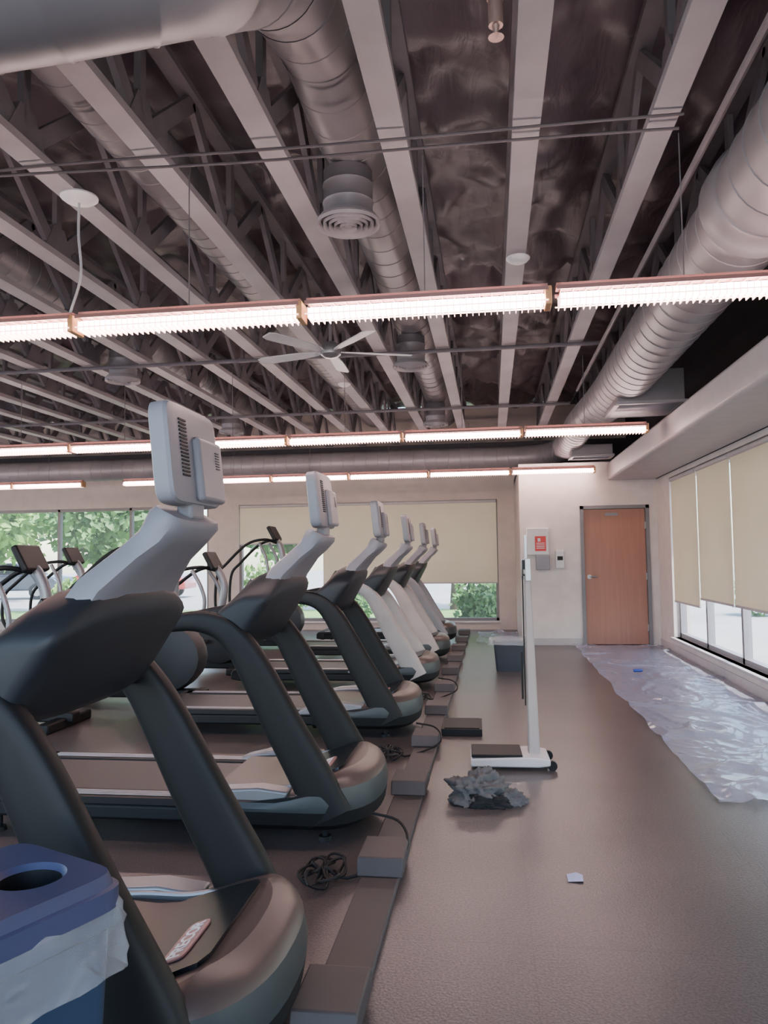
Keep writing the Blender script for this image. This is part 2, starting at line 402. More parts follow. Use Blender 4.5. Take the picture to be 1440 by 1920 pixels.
# ---------------- strip lights
m_tube=bpy.data.materials.new('lamp_glow'); m_tube.use_nodes=True
nn=m_tube.node_tree.nodes; ll=m_tube.node_tree.links; nn.remove(nn['Principled BSDF'])
em=nn.new('ShaderNodeEmission'); em.inputs[0].default_value=(1,.79,.745,1); em.inputs[1].default_value=24; ll.new(em.outputs[0],nn['Material Output'].inputs[0])
m_hous=mat('fixture_housing',(140,95,90),.45)
m_louv=mat('fixture_louver',(235,205,195),.4,emit=2.8,ecol=(255,200,186))
m_end=mat('fixture_coupler',(190,140,95),.4)
def strip(x1,y,z,group):
    L=1.185
    root=empty('strip_light',(x1-L/2,y,z),label='suspended fluorescent strip light with ribbed louver, switched on',category='light fixture',group='suspended strip lights')
    b=MB(); b.bb(-L/2,L/2,-.03,.03,.055,.08)
    for yy in (-.066,.066): b.bb(-L/2,L/2,yy-.003,yy+.003,.036,.055)
    k=-L/2+.02
    while k<L/2: b.bb(k-.002,k+.002,-.066,.066,.04,.058); k+=.06
    mk(b,'housing',m_hous,root)
    b=MB()
    for yy in (-.03,.03): b.cyl((-L/2+.02,yy,.008),(L/2-.02,yy,.008),.021,n=10)
    mk(b,'lamp_tube',m_tube,root)
    b=MB(); k=-L/2+.015
    while k<L/2: b.bb(k-.002,k+.002,-.062,.062,-.03,.022); k+=.03
    for yy in (-.064,.064): b.bb(-L/2,L/2,yy-.0015,yy+.0015,-.014,-.008)
    mk(b,'louver',m_louv,root)
    mk(MB().bb(L/2-.014,L/2+.016,-.06,.06,-.03,.06),'coupler',m_end,root,bevel=.004)
    b=MB(); b.cyl((0,0,.08),(0,0,ZJ-z),.003,n=6)
    mk(b,'hanger_cable',m_web,root)
    return root
s0=strip(1.52,3.72,2.55,'')
for k in range(1,5): copy_thing(s0,(1.52-1.2175*k-.6,3.72,2.55))
for k in range(0,7): copy_thing(s0,(1.55-1.2175*k-.6,7.83,2.55))
for k in range(0,6): copy_thing(s0,(1.52-1.2175*k-.6,11.5,2.55))
for k in range(0,4): copy_thing(s0,(-6.45-1.2175*k-.6,11.5,2.55))

def fan(x,y,z):
    root=empty('ceiling_fan',(x,y,z),label='white five-blade ceiling fan hung below the joists',category='fan')
    b=MB(); b.lathe([(0.001,-.05),(.05,-.045),(.085,-.02),(.09,.02),(.07,.06),(.03,.09),(.001,.1)],n=24)
    mk(b,'motor_hub',m_alu,root)
    mk(MB().cyl((0,0,.09),(0,0,ZJ-z),.014,n=10),'downrod',m_web,root)
    for i in range(5):
        a=2*pi*i/5+.35; R=Matrix.Rotation(a,3,'Z')@Matrix.Rotation(.2,3,'X'); b=MB()
        prof=[(.12,-.03),(.3,-.055),(.64,-.06),(.69,-.04),(.69,.04),(.64,.06),(.3,.055),(.12,.03)]
        b.loft([[R@Vector((p,q,.0)) for p,q in prof],[R@Vector((p,q,.008)) for p,q in prof]])
        b.box(R@Vector((.1,0,.004)),(.1,.03,.008),0,R)
        mk(b,'blade',m_white,root)
fan(-1.29,6.2,3.04)
def disc(x,y,z,r,lab,name='smoke_detector'):
    b=MB(); b.lathe([(.001,-.035),(r*.55,-.034),(r*.8,-.024),(r,-.008),(r,0),(.001,0)],n=28)
    return mk(b,name,m_white,loc=(x,y,z),label=lab,category='detector',group='round ceiling devices')
disc(.22,5.15,ZJ,.08,'round white smoke detector fixed under a joist')
disc(-1.635,8.6,ZJ,.075,'round white smoke detector fixed under a joist')
disc(-2.2,3.85,ZJ,.1,'round white cable canopy under a joist','ceiling_canopy')
mk(MB().tube(cat([(-2.2,3.85,ZJ-.035),(-2.18,3.81,3.1),(-2.13,3.75,2.85),(-2.17,3.72,2.64)],6),.007,6),'power_cord',m_white,label='thin white cord dropping from canopy to light',category='cable')
X_=.06; Y_=2.83
b=MB(); b.cyl((X_,Y_,3.42),(X_,Y_,4.0),.02,n=10); b.cyl((X_,Y_,3.33),(X_,Y_,3.44),.028,n=12); b.cyl((X_,Y_,3.46),(X_+.08,Y_,3.46),.02,n=10); b.cyl((X_,Y_,3.43),(X_,Y_,3.49),.032,n=12); b.lathe([(.001,0),(.03,.004),(.008,.02),(.015,.05)],(X_,Y_,3.28),16)
mk(b,'sprinkler_pipe',mat('sprinkler_metal',(170,140,132),.4,metal=.4),label='painted sprinkler drop pipe with tee fitting',category='pipe')

# ---------------- treadmills
def superring(c,n,w,t,k=18,p=3.2):
    out=[]
    for i in range(k):
        a=2*pi*i/k; ca,sa=math.cos(a),math.sin(a)
        out.append(c+n*(w*math.copysign(abs(ca)**(2/p),ca))+Vector((0,1,0))*(t*math.copysign(abs(sa)**(2/p),sa)))
    return out
m_belt=mat('running_belt',(26,27,31),.46,bump=.1,bscale=300)
m_scr=mat('screen_glass',(15,17,22),.12)
m_badge=mat('badge_plate',(165,118,118),.35)
m_ink=mat('badge_ink',(235,235,240),.4)
m_panel=mat('glossy_hood_panel',(14,16,21),.3,spec=.35)
def kz(x):
    if x>-.16: return 1
    if x>-.45: return 1-.62*(-.16-x)/.29
    return .38
def hood_ring(z,inset,xb=-.78,xf=0,hy=.43,k=22):
    a=.30; xc=xf-a; pts=[]
    for i in range(k+1):
        t=-pi/2+pi*i/k; c,s_=math.cos(t),math.sin(t)
        pts.append(Vector((xc+(a-inset)*abs(c)**(2/2.4),(hy-inset)*math.copysign(abs(s_)**(2/2.4),s_),z)))
    for xx in (-.38,-.46,-.6): pts.append(Vector((xx,hy-inset,z)))
    pts.append(Vector((xb,hy-inset,z))); pts.append(Vector((xb,-(hy-inset),z)))
    for xx in (-.6,-.46,-.38): pts.append(Vector((xx,-(hy-inset),z)))
    for p in pts:
        if p.z>.16: p.z=.16+(p.z-.16)*kz(p.x)
    return pts
def treadmill(Y,X=-.56,rot=0,arm=None,podm=None,neckm=None,label='',screen=True,badge=False):
    root=empty('treadmill',(X,Y,0),rot,label,'treadmill','row of treadmills')
    arm=arm or m_dg; podm=podm or m_dg2; neckm=neckm or m_lg
    b=MB(); b.bb(-2.05,-.6,-.40,.40,.09,.165)
    mk(b,'deck_frame',m_blk,root,bevel=.015)
    b=MB(); b.bb(-2.02,-.62,-.265,.265,.165,.195); mk(b,'running_belt',m_belt,root,bevel=.008)
    for sgn in (-1,1):
        b=MB(); b.bb(-2.06,-.62,sgn*.34-.065,sgn*.34+.065,.165,.2,0)
        for q in (-.03,-.01,.01,.03): b.bb(-2.0,-.68,sgn*.34+q-.004,sgn*.34+q+.004,.2,.206,1)
        mk(b,'foot_rail',[m_dg,m_alu],root,bevel=.006)
        b=MB(); prof=[(-.90,.17),(-.62,.17),(-.42,.2),(-.40,.245),(-.55,.262),(-.72,.25),(-.84,.22),(-.9,.19)]
        b.prism(prof,sgn*.36-.05,sgn*.36+.05); mk(b,'rail_cap',m_sil,root,bevel=.012,seg=3)
    b=MB(); b.prism([(-2.12,.1),(-2.0,.08),(-2.0,.2),(-2.09,.2),(-2.12,.17)],-.41,.41); mk(b,'end_cap',m_dg,root,bevel=.01)
    for (x,y) in ((-1.9,-.33),(-1.9,.33),(-.25,-.3),(-.25,.3)):
        b=MB(); b.cyl((x,y,0),(x,y,.02),.035,.03,n=16); b.cyl((x,y,.02),(x,y,.1),.014,n=10); mk(b,'leveling_foot',m_blk,root)
    b=MB(); b.loft([hood_ring(.07,.05),hood_ring(.10,.01),hood_ring(.16,0)],0); mk(b,'motor_pan',m_blk,root,ang=35)
    b=MB(); b.loft([hood_ring(.16,0),hood_ring(.20,-.004),hood_ring(.265,.008)],0); mk(b,'front_band',m_band,root,ang=35)
    b=MB()
    rings=[hood_ring(.265,.008),hood_ring(.295,.025),hood_ring(.312,.05),hood_ring(.325,.10)]
    b.loft(rings,0,cap=False)
    r=rings[-1]; k=22
    order_pos=[r[i] for i in range(k//2,k+1)]+[r[k+1],r[k+2],r[k+3],r[k+4]]
    order_neg=[r[i] for i in range(k//2,-1,-1)]+[r[k+8],r[k+7],r[k+6],r[k+5]]
    vs=order_pos+order_neg; m_=len(order_pos)
    b.add(vs,[(i,i+1,m_+i+1,m_+i) for i in range(m_-1)])
    mk(b,'motor_hood',m_bronze,root,ang=35)
    b=MB(); rg=[]
    for x,w in [(-.17,.22),(-.19,.26),(-.3,.28),(-.45,.29),(-.6,.29),(-.79,.27)]:
        z=.16+.165*kz(x)
        rg.append([Vector((x,-w,z-.02)),Vector((x,-w*.97,z+.012)),Vector((x,w*.97,z+.012)),Vector((x,w,z-.02))])
    b.loft(rg); mk(b,'hood_panel',m_panel,root)
    for sg in (-1,1):
        b=MB(); b.tube(cat([(-.34,sg*.30,.262),(-.45,sg*.31,.24),(-.6,sg*.305,.24),(-.76,sg*.28,.235)],5),[.004]+[.010]*14+[.006],8)
        mk(b,'silver_trim',m_sil,root)
    b=MB(); ring=[]
    Rp=Matrix.Rotation(-math.atan(.165*.62/.29),3,'Y'); bc=Vector((-.28,-.09,.16+.165*kz(-.28)+.013))
    for i in range(28):
        a=2*pi*i/28; ca,sa=math.cos(a),math.sin(a)
        ring.append(Vector((.034*math.copysign(abs(ca)**.5,ca),.11*math.copysign(abs(sa)**.3,sa),0)))
    b.loft([[bc+Rp@p for p in ring],[bc+Rp@(p+Vector((0,0,.005))) for p in ring]])
    bo=mk(b,'badge',m_badge,root)
    if badge:
        cu=bpy.data.curves.new('lettering','FONT'); cu.body='PRECOR'; cu.size=.054; cu.align_x='CENTER'; cu.align_y='CENTER'; cu.extrude=.0006; cu.offset=.0012
        to=bpy.data.objects.new('lettering',cu); COL.objects.link(to); cu.materials.append(m_ink)
        dg=bpy.context.evaluated_depsgraph_get(); dg.update(); tm=bpy.data.meshes.new_from_object(to.evaluated_get(dg)); bpy.data.objects.remove(to)
        tm.transform(Matrix.Translation(bc)@Rp.to_4x4()@Matrix.Translation((0,0,.0058))@Matrix.Rotation(pi/2,4,'Z'))
        to=bpy.data.objects.new('lettering',tm); COL.objects.link(to); to.parent=bo
    P=cat([(-.21,0,.13),(-.29,0,.30),(-.435,0,.56),(-.55,0,.78),(-.63,0,.91),(-.72,0,1.0),(-.85,0,1.035),(-1.02,0,1.02),(-1.24,0,.99)],5)
    for sgn in (-1,1):
        rings=[]; N=len(P)
        for i,p in enumerate(P):
            t=(P[min(i+1,N-1)]-P[max(i-1,0)]).normalized(); nrm=Vector((t.z,0,-t.x))
            s_=i/(N-1)
            w=.112*(1-min(1,s_/.62))+.062*min(1,s_/.62) if s_<.62 else .062-.034*(s_-.62)/.38
            w=max(w,.024)
            th=.042 if s_<.6 else .042-.014*(s_-.6)/.4
            rings.append(superring(p+Vector((0,sgn*(.38),0)),nrm,w,th))
        e=rings[-1]; c=sum(e,Vector())/len(e); rings.append([c+(q-c)*.5+Vector((-.02,0,0)) for q in e])
        b=MB(); b.loft(rings); mk(b,'upright_arm',arm,root,ang=50)
    prof=[(-.57,1.262),(-.50,1.265),(-.462,1.255),(-.445,1.225),(-.46,1.17),(-.55,1.0),(-.59,.935),(-.63,.91),(-.67,.915),(-.71,.95),(-.735,1.01),(-.738,1.05),(-.715,1.09),(-.66,1.17),(-.61,1.24)]
    cx=-.60; cz=1.08; rings=[]
    for y,s_,dx,dr in ((-.405,.55,-.035,.06),(-.40,.8,-.035,.08),(-.385,.93,-.033,.085),(-.335,.98,-.026,.055),(-.24,1.0,-.01,.012),(-.12,1.02,.0,0),(.12,1.02,.0,0),(.24,1.0,-.01,.012),(.335,.98,-.026,.04),(.385,.93,-.033,.06),(.40,.8,-.035,.05),(.405,.55,-.035,.04)):
        rings.append([Vector((cx+dx+(x-cx)*s_,y,cz+(z-cz)*s_-(dr*(z-cz)/.18 if z>cz else 0))) for x,z in prof])
    b=MB(); b.loft(rings); mk(b,'console_pod',podm,root,ang=75)
    b=MB(); b.prism([(-.725,1.10),(-.63,1.235),(-.622,1.225),(-.715,1.09)],-.24,.24); mk(b,'control_panel',m_scr,root,bevel=.003)
    def rr(cx,cz,tx,w,tilt,k=16,p=4):
        out=[]
        for i in range(k):
            a=2*pi*i/k; ca,sa=math.cos(a),math.sin(a)
            x=tx*math.copysign(abs(ca)**(2/p),ca); y=w*math.copysign(abs(sa)**(2/p),sa)
            out.append(Vector((cx+x*math.cos(tilt),y,cz-x*math.sin(tilt))))
        return out
    b=MB(); b.loft([rr(-.525,1.2,.055,.29,.5),rr(-.49,1.265,.052,.265,.5),rr(-.41,1.35,.045,.20,.5),rr(-.36,1.395,.05,.175,.5),rr(-.325,1.445,.06,.175,.5),rr(-.315,1.462,.05,.165,.5)])
    mk(b,'console_neck',neckm,root,ang=45)
    b=MB(); b.box((-.283,0,1.42),(.006,.2,.032),0,Matrix.Rotation(.5,3,'Y')); mk(b,'speaker_slot',m_dg2,root,bevel=.003)
    if screen:
        Rt=Matrix.Rotation(-.10,3,'Y'); C=Vector((-.315,0,1.63))
        b=MB(); b.box((-.31,0,1.475),(.05,.10,.06)); mk(b,'screen_mount',neckm,root,bevel=.012,seg=3)
        b=MB()
        def rk(xo,hw,hh,k=28,p=9):
            out=[]
            for i in range(k):
                a=2*pi*i/k+pi/k; ca,sa=math.cos(a),math.sin(a)
                out.append(C+Rt@Vector((xo,hw*math.copysign(abs(ca)**(2/p),ca),hh*math.copysign(abs(sa)**(2/p),sa))))
            return out
        b.loft([rk(-.035,.18,.138),rk(-.03,.187,.144),rk(.01,.188,.145),rk(.02,.183,.14),rk(.026,.16,.12)])
        sc=mk(b,'tv_screen',neckm,root,ang=25)
        b=MB(); b.box(C+Rt@Vector((-.036,0,0)),(.004,.33,.24),0,Rt); mk(b,'display',m_scr,sc)
        b=MB(); b.box(C+Rt@Vector((.034,.06,-.04)),(.028,.19,.19),0,Rt); mk(b,'back_cover',neckm,sc,bevel=.014,seg=3)
        b=MB()
        for i in range(16): b.box(C+Rt@Vector((.027,-.10,-.065+i*.0105)),(.006,.05,.005),0,Rt)
        mk(b,'vent_slots',m_blk,sc)
        b=MB()
        for i in range(7): b.box(C+Rt@Vector((.049,.10,-.03+i*.008)),(.003,.03,.003),0,Rt)
        mk(b,'cover_vents',m_dg2,sc)
    return root
treadmill(2.15,label='black treadmill beside the blue recycling bin, grey screen raised',badge=True)
treadmill(3.95,label='black treadmill with grey screen on its console',badge=True)
treadmill(6.05,label='black treadmill with curved dark arms and small screen',badge=True)
treadmill(8.1,arm=m_cream,label='treadmill with cream curved arms and grey screen')
treadmill(10.1,arm=m_cream,label='treadmill with cream curved arms near the far wall')
treadmill(12.0,arm=m_lg,label='treadmill with light grey arms beside plastic sheeting')

# ---------------- cable raceway
m_race=mat('raceway_grey',(62,56,56),.6)
mk(MB().bb(-.56,-.40,.8,13.2,0,.03),'cable_raceway',m_race,bevel=.008,label='low grey cable raceway running along the treadmill fronts',category='cable cover')
first=None
for i in range(11):
    y=2.24+1.08*i
    if first is None:
        b=MB(); prof=[(-.15,.0),(-.12,.07),(.12,.07),(.15,.0)]
        b.loft([[Vector((-.095,p,q)) for p,q in prof],[Vector((.095,p,q)) for p,q in prof]])
        first=mk(b,'outlet_box_cover',m_race,bevel=.006,loc=(-.48,y,.031),label='raised grey outlet cover sitting on the cable raceway',category='outlet cover',group='outlet covers on the raceway')
    else:
        k=first.copy(); COL.objects.link(k); k.location=(-.48,y,.031)
for i,(x,y) in enumerate([(-.72,3.2),(-.70,5.15),(-.68,7.2)]):
    pts=[]
    for k in range(34):
        a=k*.75+i; r=.05+.04*math.sin(k*1.3+i)
        pts.append((x+r*math.cos(a)*1.1,y+r*1.9*math.sin(a),.012+.045*abs(math.sin(k*.9))))
    pts+=[(x+.10,y+.0,.012),(x+.30,y+.1,.06),(x+.33,y+.22,.10),(x+.27,y+.36,.13),(x+.14,y+.42,.14)]
    mk(MB().tube(cat(pts,4),.0065,6),'power_cord',m_blk,label='tangled black power cord on floor by a treadmill',category='cable',group='treadmill power cords')

def scale(x,y,rot):
    root=empty('physician_scale',(x,y,0),rot,'white physician beam scale with tall column and height rod','scale')
    b=MB(); b.prism([(-.30,.02),(.12,.02),(.19,.03),(.19,.07),(.08,.085),(-.30,.07)],-.15,.15); mk(b,'base',m_white,root,bevel=.01)
    b=MB(); b.bb(-.295,.02,-.14,.14,.076,.095); mk(b,'platform_mat',m_blk,root,bevel=.006)
    b=MB(); b.loft([[Vector((.10+dx,dy,.07)) for dx,dy in ((-.036,-.05),(.036,-.05),(.036,.05),(-.036,.05))],[Vector((.085+dx,dy,1.22)) for dx,dy in ((-.02,-.03),(.02,-.03),(.02,.03),(-.02,.03))]]); mk(b,'column',m_cream,root,bevel=.01)
    b=MB(); b.bb(.048,.056,-.04,-.032,.38,1.2); b.bb(.03,.042,-.042,-.03,.42,.72); mk(b,'height_rod',m_blk,root)
    b=MB(); b.bb(.055,.095,-.17,.17,1.21,1.24); b.bb(.07,.095,-.17,.17,1.27,1.285); b.bb(.06,.095,-.18,-.165,1.17,1.31); b.bb(.06,.095,.165,.18,1.17,1.31); mk(b,'balance_beam',m_alu,root,bevel=.003)
    b=MB(); b.bb(.05,.105,-.06,-.02,1.2,1.3); mk(b,'poise_weight',m_dg2,root,bevel=.005)
    b=MB(); b.bb(.06,.10,.05,.07,1.25,1.3); mk(b,'poise_weight',m_dg2,root,bevel=.005)
    b=MB(); b.bb(.07,.085,-.01,.01,1.24,1.46); mk(b,'measuring_rod',m_alu,root)
    for s_ in (-.13,.13):
        b=MB(); b.cyl((.2,s_-.012,.03),(.2,s_+.012,.03),.03,n=18); mk(b,'wheel',m_blk,root)
    for s_ in (-.13,.13):
        b=MB(); b.cyl((-.26,s_,0),(-.26,s_,.03),.018,n=12); mk(b,'foot',m_blk,root)
scale(.14,5.05,.03)

# ---------------- bins
def bin_(x,y,rot,w,d,h,bc,lc,lab,lid=True,name='recycling_bin',hole=(.03,.09),hr=.055):
    root=empty(name,(x,y,0),rot,lab,'trash bin')
    def rc(w,d,z,r=.03,k=5):
        out=[]
        for (sx,sy,a0) in ((1,1,0),(-1,1,90),(-1,-1,180),(1,-1,270)):
            for i in range(k):
                a=math.radians(a0+90*i/(k-1)); out.append(Vector((sx*(w/2-r)+r*abs(math.cos(a))*sx,sy*(d/2-r)+r*abs(math.sin(a))*sy,z)))
        return out
    b=MB(); b.loft([rc(w*.8,d*.82,.0),rc(w*.82,d*.84,.03),rc(w*.94,d*.95,h*.86)],cap=False); b.add(rc(w*.8,d*.82,.0),[tuple(range(20))])
    b.loft([rc(w*.93,d*.94,h*.86),rc(w*.99,d*.985,h*.87),rc(w*.99,d*.985,h*.93),rc(w*.9,d*.92,h*.93)],cap=False)
    mk(b,'container',bc,root,ang=40)
    b=MB(); rings=[]
    lv=((h*.94,1.0),(h*.92,1.04),(h*.90,1.04),(h*.88,1.06),(h*.86,1.04),(h*.84,1.06),(h*.82,1.05),(h*.80,1.07),(h*.78,1.05),(h*.765,1.06),(h*.755,1.07))
    if not lid: lv=((h*.9,.7),(h*.97,.85),(h*1.04,1.0),(h*1.03,1.12),(h*.98,1.2),(h*.9,1.22),(h*.84,1.25))
    for z,s_ in lv:
        ring=rc(w*s_,d*s_,z,k=5); N=len(ring); out=[]
        fine=[ring[i].lerp(ring[(i+1)%N],t) for i in range(N) for t in [q/12 for q in range(12)]]
        for i,p in enumerate(fine):
            q=noise.noise(Vector((p.x*20,p.y*20,z*8+x)))
            q2=abs(noise.noise(Vector((p.x*30+z*14,p.y*30,z*14))))
            out.append(p+Vector((p.x*(.07*q+.06*q2),p.y*(.05*q+.05*q2),.012*noise.noise(Vector((p.x*10,p.y*10,2+x))))))
        rings.append(out)
    b.loft(rings,cap=False); mk(b,'bin_liner',m_liner,root,ang=180)
    if lid:
        b=MB(); k=60; hc=Vector((hole[0],hole[1],0))
        def samp(s_,z):
            out=[]
            for i in range(k):
                a=2*pi*i/k; ca,sa=math.cos(a),math.sin(a); p=8
                rx=w*.53*s_; ry=d*.525*s_
                out.append(Vector((rx*math.copysign(abs(ca)**(2/p),ca),ry*math.copysign(abs(sa)**(2/p),sa),z)))
            return out
        def circ(r,z): return [hc+Vector((r*math.cos(2*pi*i/k),r*math.sin(2*pi*i/k),z)) for i in range(k)]
        b.loft([samp(.97,h*.915),samp(1,h*.915),samp(1.0,h*.965),samp(.96,h*.97),samp(.92,h*1.0),circ(hr*1.2,h*1.0),circ(hr*1.05,h*.985)],cap=False)
        mk(b,'lid',lc,root,ang=40)
        b=MB(); b.loft([circ(hr*1.05,h*.985),circ(hr,h*.95),circ(hr,h*.8)],cap=False); b.add(circ(hr,h*.8),[tuple(range(k))]); mk(b,'hole_chute',m_blk,root)
    return root
m_blue=mat('blue_bin_plastic',(28,50,80),.5)
m_blid=mat('blue_lid_plastic',(54,60,96),.5)
bin_(-.94,1.31,-.42,.32,.40,.74,m_blue,m_blid,'blue recycling bin with round-hole lid and clear liner')
m_navy=mat('navy_bin_plastic',(36,41,52),.45)
bin_(.18,9.15,0,.38,.28,.36,m_navy,m_navy,'small navy waste bin with loose clear liner',lid=False,name='waste_bin')

b=MB(); b.bb(-.15,.15,-.2,.2,.0,.05); b.bb(-.13,.13,-.18,.18,.05,.056)
mk(b,'floor_scale',m_blk,bevel=.015,seg=3,loc=(-.25,6.0,.001),rotz=.02,label='flat black platform lying on the rubber floor',category='platform')
def pile(x,y,sx,sy,sz,m,name,lab,seed,parent=None):
    b=MB(); n1,n2=90,46; vs=[];fs=[]
    for j in range(n2+1):
        ph=pi*j/n2
        for i in range(n1):
            th=2*pi*i/n1; d=Vector((math.sin(ph)*math.cos(th),math.sin(ph)*math.sin(th),math.cos(ph)))
            q=1+.45*noise.noise(d*1.6+Vector((seed,0,0)))+.45*abs(noise.noise(d*3.4+Vector((0,seed,0))))-.4*abs(noise.noise(d*5.5+Vector((0,0,seed))))
            v=Vector((d.x*sx*q,d.y*sy*q,d.z*sz*q+sz*.35)); v.z=max(v.z,0)
            vs.append(v)
    for j in range(n2):
        for i in range(n1): fs.append((j*n1+i,j*n1+(i+1)%n1,(j+1)*n1+(i+1)%n1,(j+1)*n1+i))
    b.add(vs,fs); return mk(b,name,m,parent,ang=180,loc=(x,y,.001) if parent is None else None,label=lab,category='clothing' if parent is None else None)
m_cl=mat('dark_cloth',(92,90,90),.9,bump=.3,bscale=40)
m_cl2=mat('black_cloth',(26,26,28),.9,bump=.3,bscale=40)
c0=pile(-.10,4.32,.155,.13,.105,m_cl,'crumpled_jacket','crumpled dark grey jacket dropped on the floor',3.3)
k=pile(0,0,.12,.06,.045,m_cl2,'jacket_sleeve',None,9.1,parent=c0); k.location=(.05,-.10,0)
k=pile(0,0,.08,.05,.05,m_cl,'jacket_hood',None,5.1,parent=c0); k.location=(.17,-.05,.0)
b=MB(); b.add([(-.03,-.04,0),(.03,-.04,0.004),(.035,.03,.002),(.01,.045,.006),(-.03,.035,0)],[(0,1,2,3,4)])
mk(b,'paper_scrap',mat('paper_white',(178,190,225),.7),loc=(.31,3.32,.003),label='small torn pale blue paper scrap on floor',category='paper')

def sheet(x0,x1,y0,y1,lab,amp=.03,seed=0):
    b=MB(); nx=int((x1-x0)/.022); ny=int((y1-y0)/.03); vs=[];fs=[]
    for j in range(ny+1):
        for i in range(nx+1):
            x=x0+(x1-x0)*i/nx; y=y0+(y1-y0)*j/ny
            ex=.05*noise.noise(Vector((y*1.5,seed,3))) if i<3 else 0
            a=abs(noise.noise(Vector((x*1.6+y*.9,y*.9-x*1.1,seed)))); c=abs(noise.noise(Vector((x*4+seed-y,y*2.4+x*2.5,4)))); d_=abs(noise.noise(Vector((x*9+y*3,y*7-x*4,seed+2))))
            z=.004+amp*max(0,(.12-a))*4+amp*.5*max(0,(.08-c))*5+amp*.2*max(0,.12-d_)*4
            vs.append((x+ex,y+(.06*noise.noise(Vector((x*3,seed,1))) if j<2 else 0),z))
    for j in range(ny):
        for i in range(nx):
            k=j*(nx+1)+i; fs.append((k,k+1,k+nx+2,k+nx+1))
    b.add(vs,fs); return mk(b,'plastic_sheet',m_film,ang=180,loc=(0,0,0),label=lab,category='plastic sheet')
sheet(1.17,XR-.02,4.38,YD-.05,'long wrinkled clear plastic drop sheet along the window wall',.045)
sheet(-.25,.42,11.9,13.6,'small crumpled clear plastic sheet by the far window',.09,5)
b=MB(); b.tube([(-.05,0,.02),(.03,.01,.022),(.05,.012,.02)],[.018,.02,.01],10)
mk(b,'marker',mat('blue_marker',(40,60,140),.4),loc=(1.58,8.9,.02),label='small blue object lying on the plastic sheet',category='tool')

root=empty('wall_dispenser',(.68,YD,1.33),label='white wall dispenser with red notice and grey tray',category='dispenser')
mk(MB().bb(-.16,.16,-.12,-.001,0,.40),'cabinet',m_white,root,bevel=.01)
mk(MB().bb(-.04,.12,-.125,-.12,.06,.28),'red_sign',mat('red_sign',(200,45,48),.5),root)
b=MB(); b.bb(0,.04,-.128,-.125,.2,.25)
for z in (.17,.145,.12,.095): b.bb(-.02,.1,-.128,-.125,z,z+.01)
mk(b,'sign_print',m_white,root)
mk(MB().bb(-.03,.17,-.13,-.001,-.22,-.002),'tray',m_lg,root,bevel=.01)
root=empty('hand_sanitizer_dispenser',(1.0,YD,1.13),label='small white hand sanitizer dispenser on the wall',category='dispenser')
mk(MB().bb(-.065,.065,-.1,-.001,0,.27),'dispenser_body',m_white,root,bevel=.015)
mk(MB().bb(-.04,.04,-.104,-.1,.12,.18),'dispenser_window',m_dg,root,bevel=.01)

# ---------------- cardio machines in second row
def elliptical(x,y,h,lab,rot=0,blue=False):
    root=empty('elliptical_machine',(x,y,0),rot,lab,'exercise machine','cardio machines behind the treadmills'); s=h/1.6
    b=MB(); b.bb(-1.1,.5,-.06,.06,.04,.12); b.bb(.35,.45,-.33,.33,.0,.08); b.bb(-1.1,-1.0,-.33,.33,0,.08); mk(b,'base_frame',m_dg,root,bevel=.015)
    b=MB(); rings=[]
    for yy,k in ((-.14,.75),(-.12,.95),(0,1.0),(.12,.95),(.14,.75)):
        rings.append([Vector((.15+.38*k*math.cos(a)*(1 if math.cos(a)>0 else 1.2),yy,.42+.33*k*math.sin(a))) for a in [2*pi*i/24 for i in range(24)]])
    b.loft(rings); mk(b,'drive_housing',m_dg2,root,ang=50)
    b=MB(); b.tube(cat([(.15,0,.6),(.22,0,.95),(.2,0,1.25*s),(.12,0,1.42*s)],5),[.045]*15+[.035],12); mk(b,'mast',m_sil,root)
    C=Vector((.08,0,1.5*s)); R=Matrix.Rotation(-.5,3,'Y')
    b=MB(); b.box(C,(.06,.34,.24),0,R); co=mk(b,'console',m_dg,root,bevel=.02,seg=3)
    b=MB(); b.box(C+R@Vector((-.032,0,.01)),(.004,.26,.17),0,R); mk(b,'display',mat('blue_display',(40,90,150),.2,emit=.5) if blue else m_scr,co)
    for sg in (-1,1):
        b=MB(); b.tube(cat([(.12,sg*.05,1.38*s),(.0,sg*.24,1.42*s),(-.25,sg*.3,1.36*s),(-.55,sg*.31,1.12*s),(-.7,sg*.31,.95*s),(-.72,sg*.31,.6),(-.6,sg*.3,.4)],5),.021,10); mk(b,'handrail',m_dg,root)
        b=MB(); b.tube(cat([(-.02,sg*.27,.45),(.08,sg*.28,.8),(.04,sg*.28,1.15*s),(-.08,sg*.26,1.38*s)],5),.022,10); mk(b,'swing_arm',m_sil,root)
        b=MB(); b.tube([(-.95,sg*.16,.22),(.1,sg*.2,.38)],.025,8); b.prism([(-.62,.32),(-.28,.36),(-.27,.4),(-.62,.37)],sg*.18-.08,sg*.18+.08); mk(b,'pedal',m_dg,root,bevel=.01)
elliptical(-3.85,5.9,1.45,'dark elliptical machine with blue display on its console',blue=True)
elliptical(-3.22,7.0,1.66,'dark elliptical with silver mast and curved handrails')
elliptical(-3.4,8.9,1.4,'lower dark elliptical machine with black console')
elliptical(-3.3,11.2,1.82,'tall dark climber machine with curved handrails near the window')
elliptical(-5.6,9.6,1.5,'dark elliptical machine set behind the other machines')

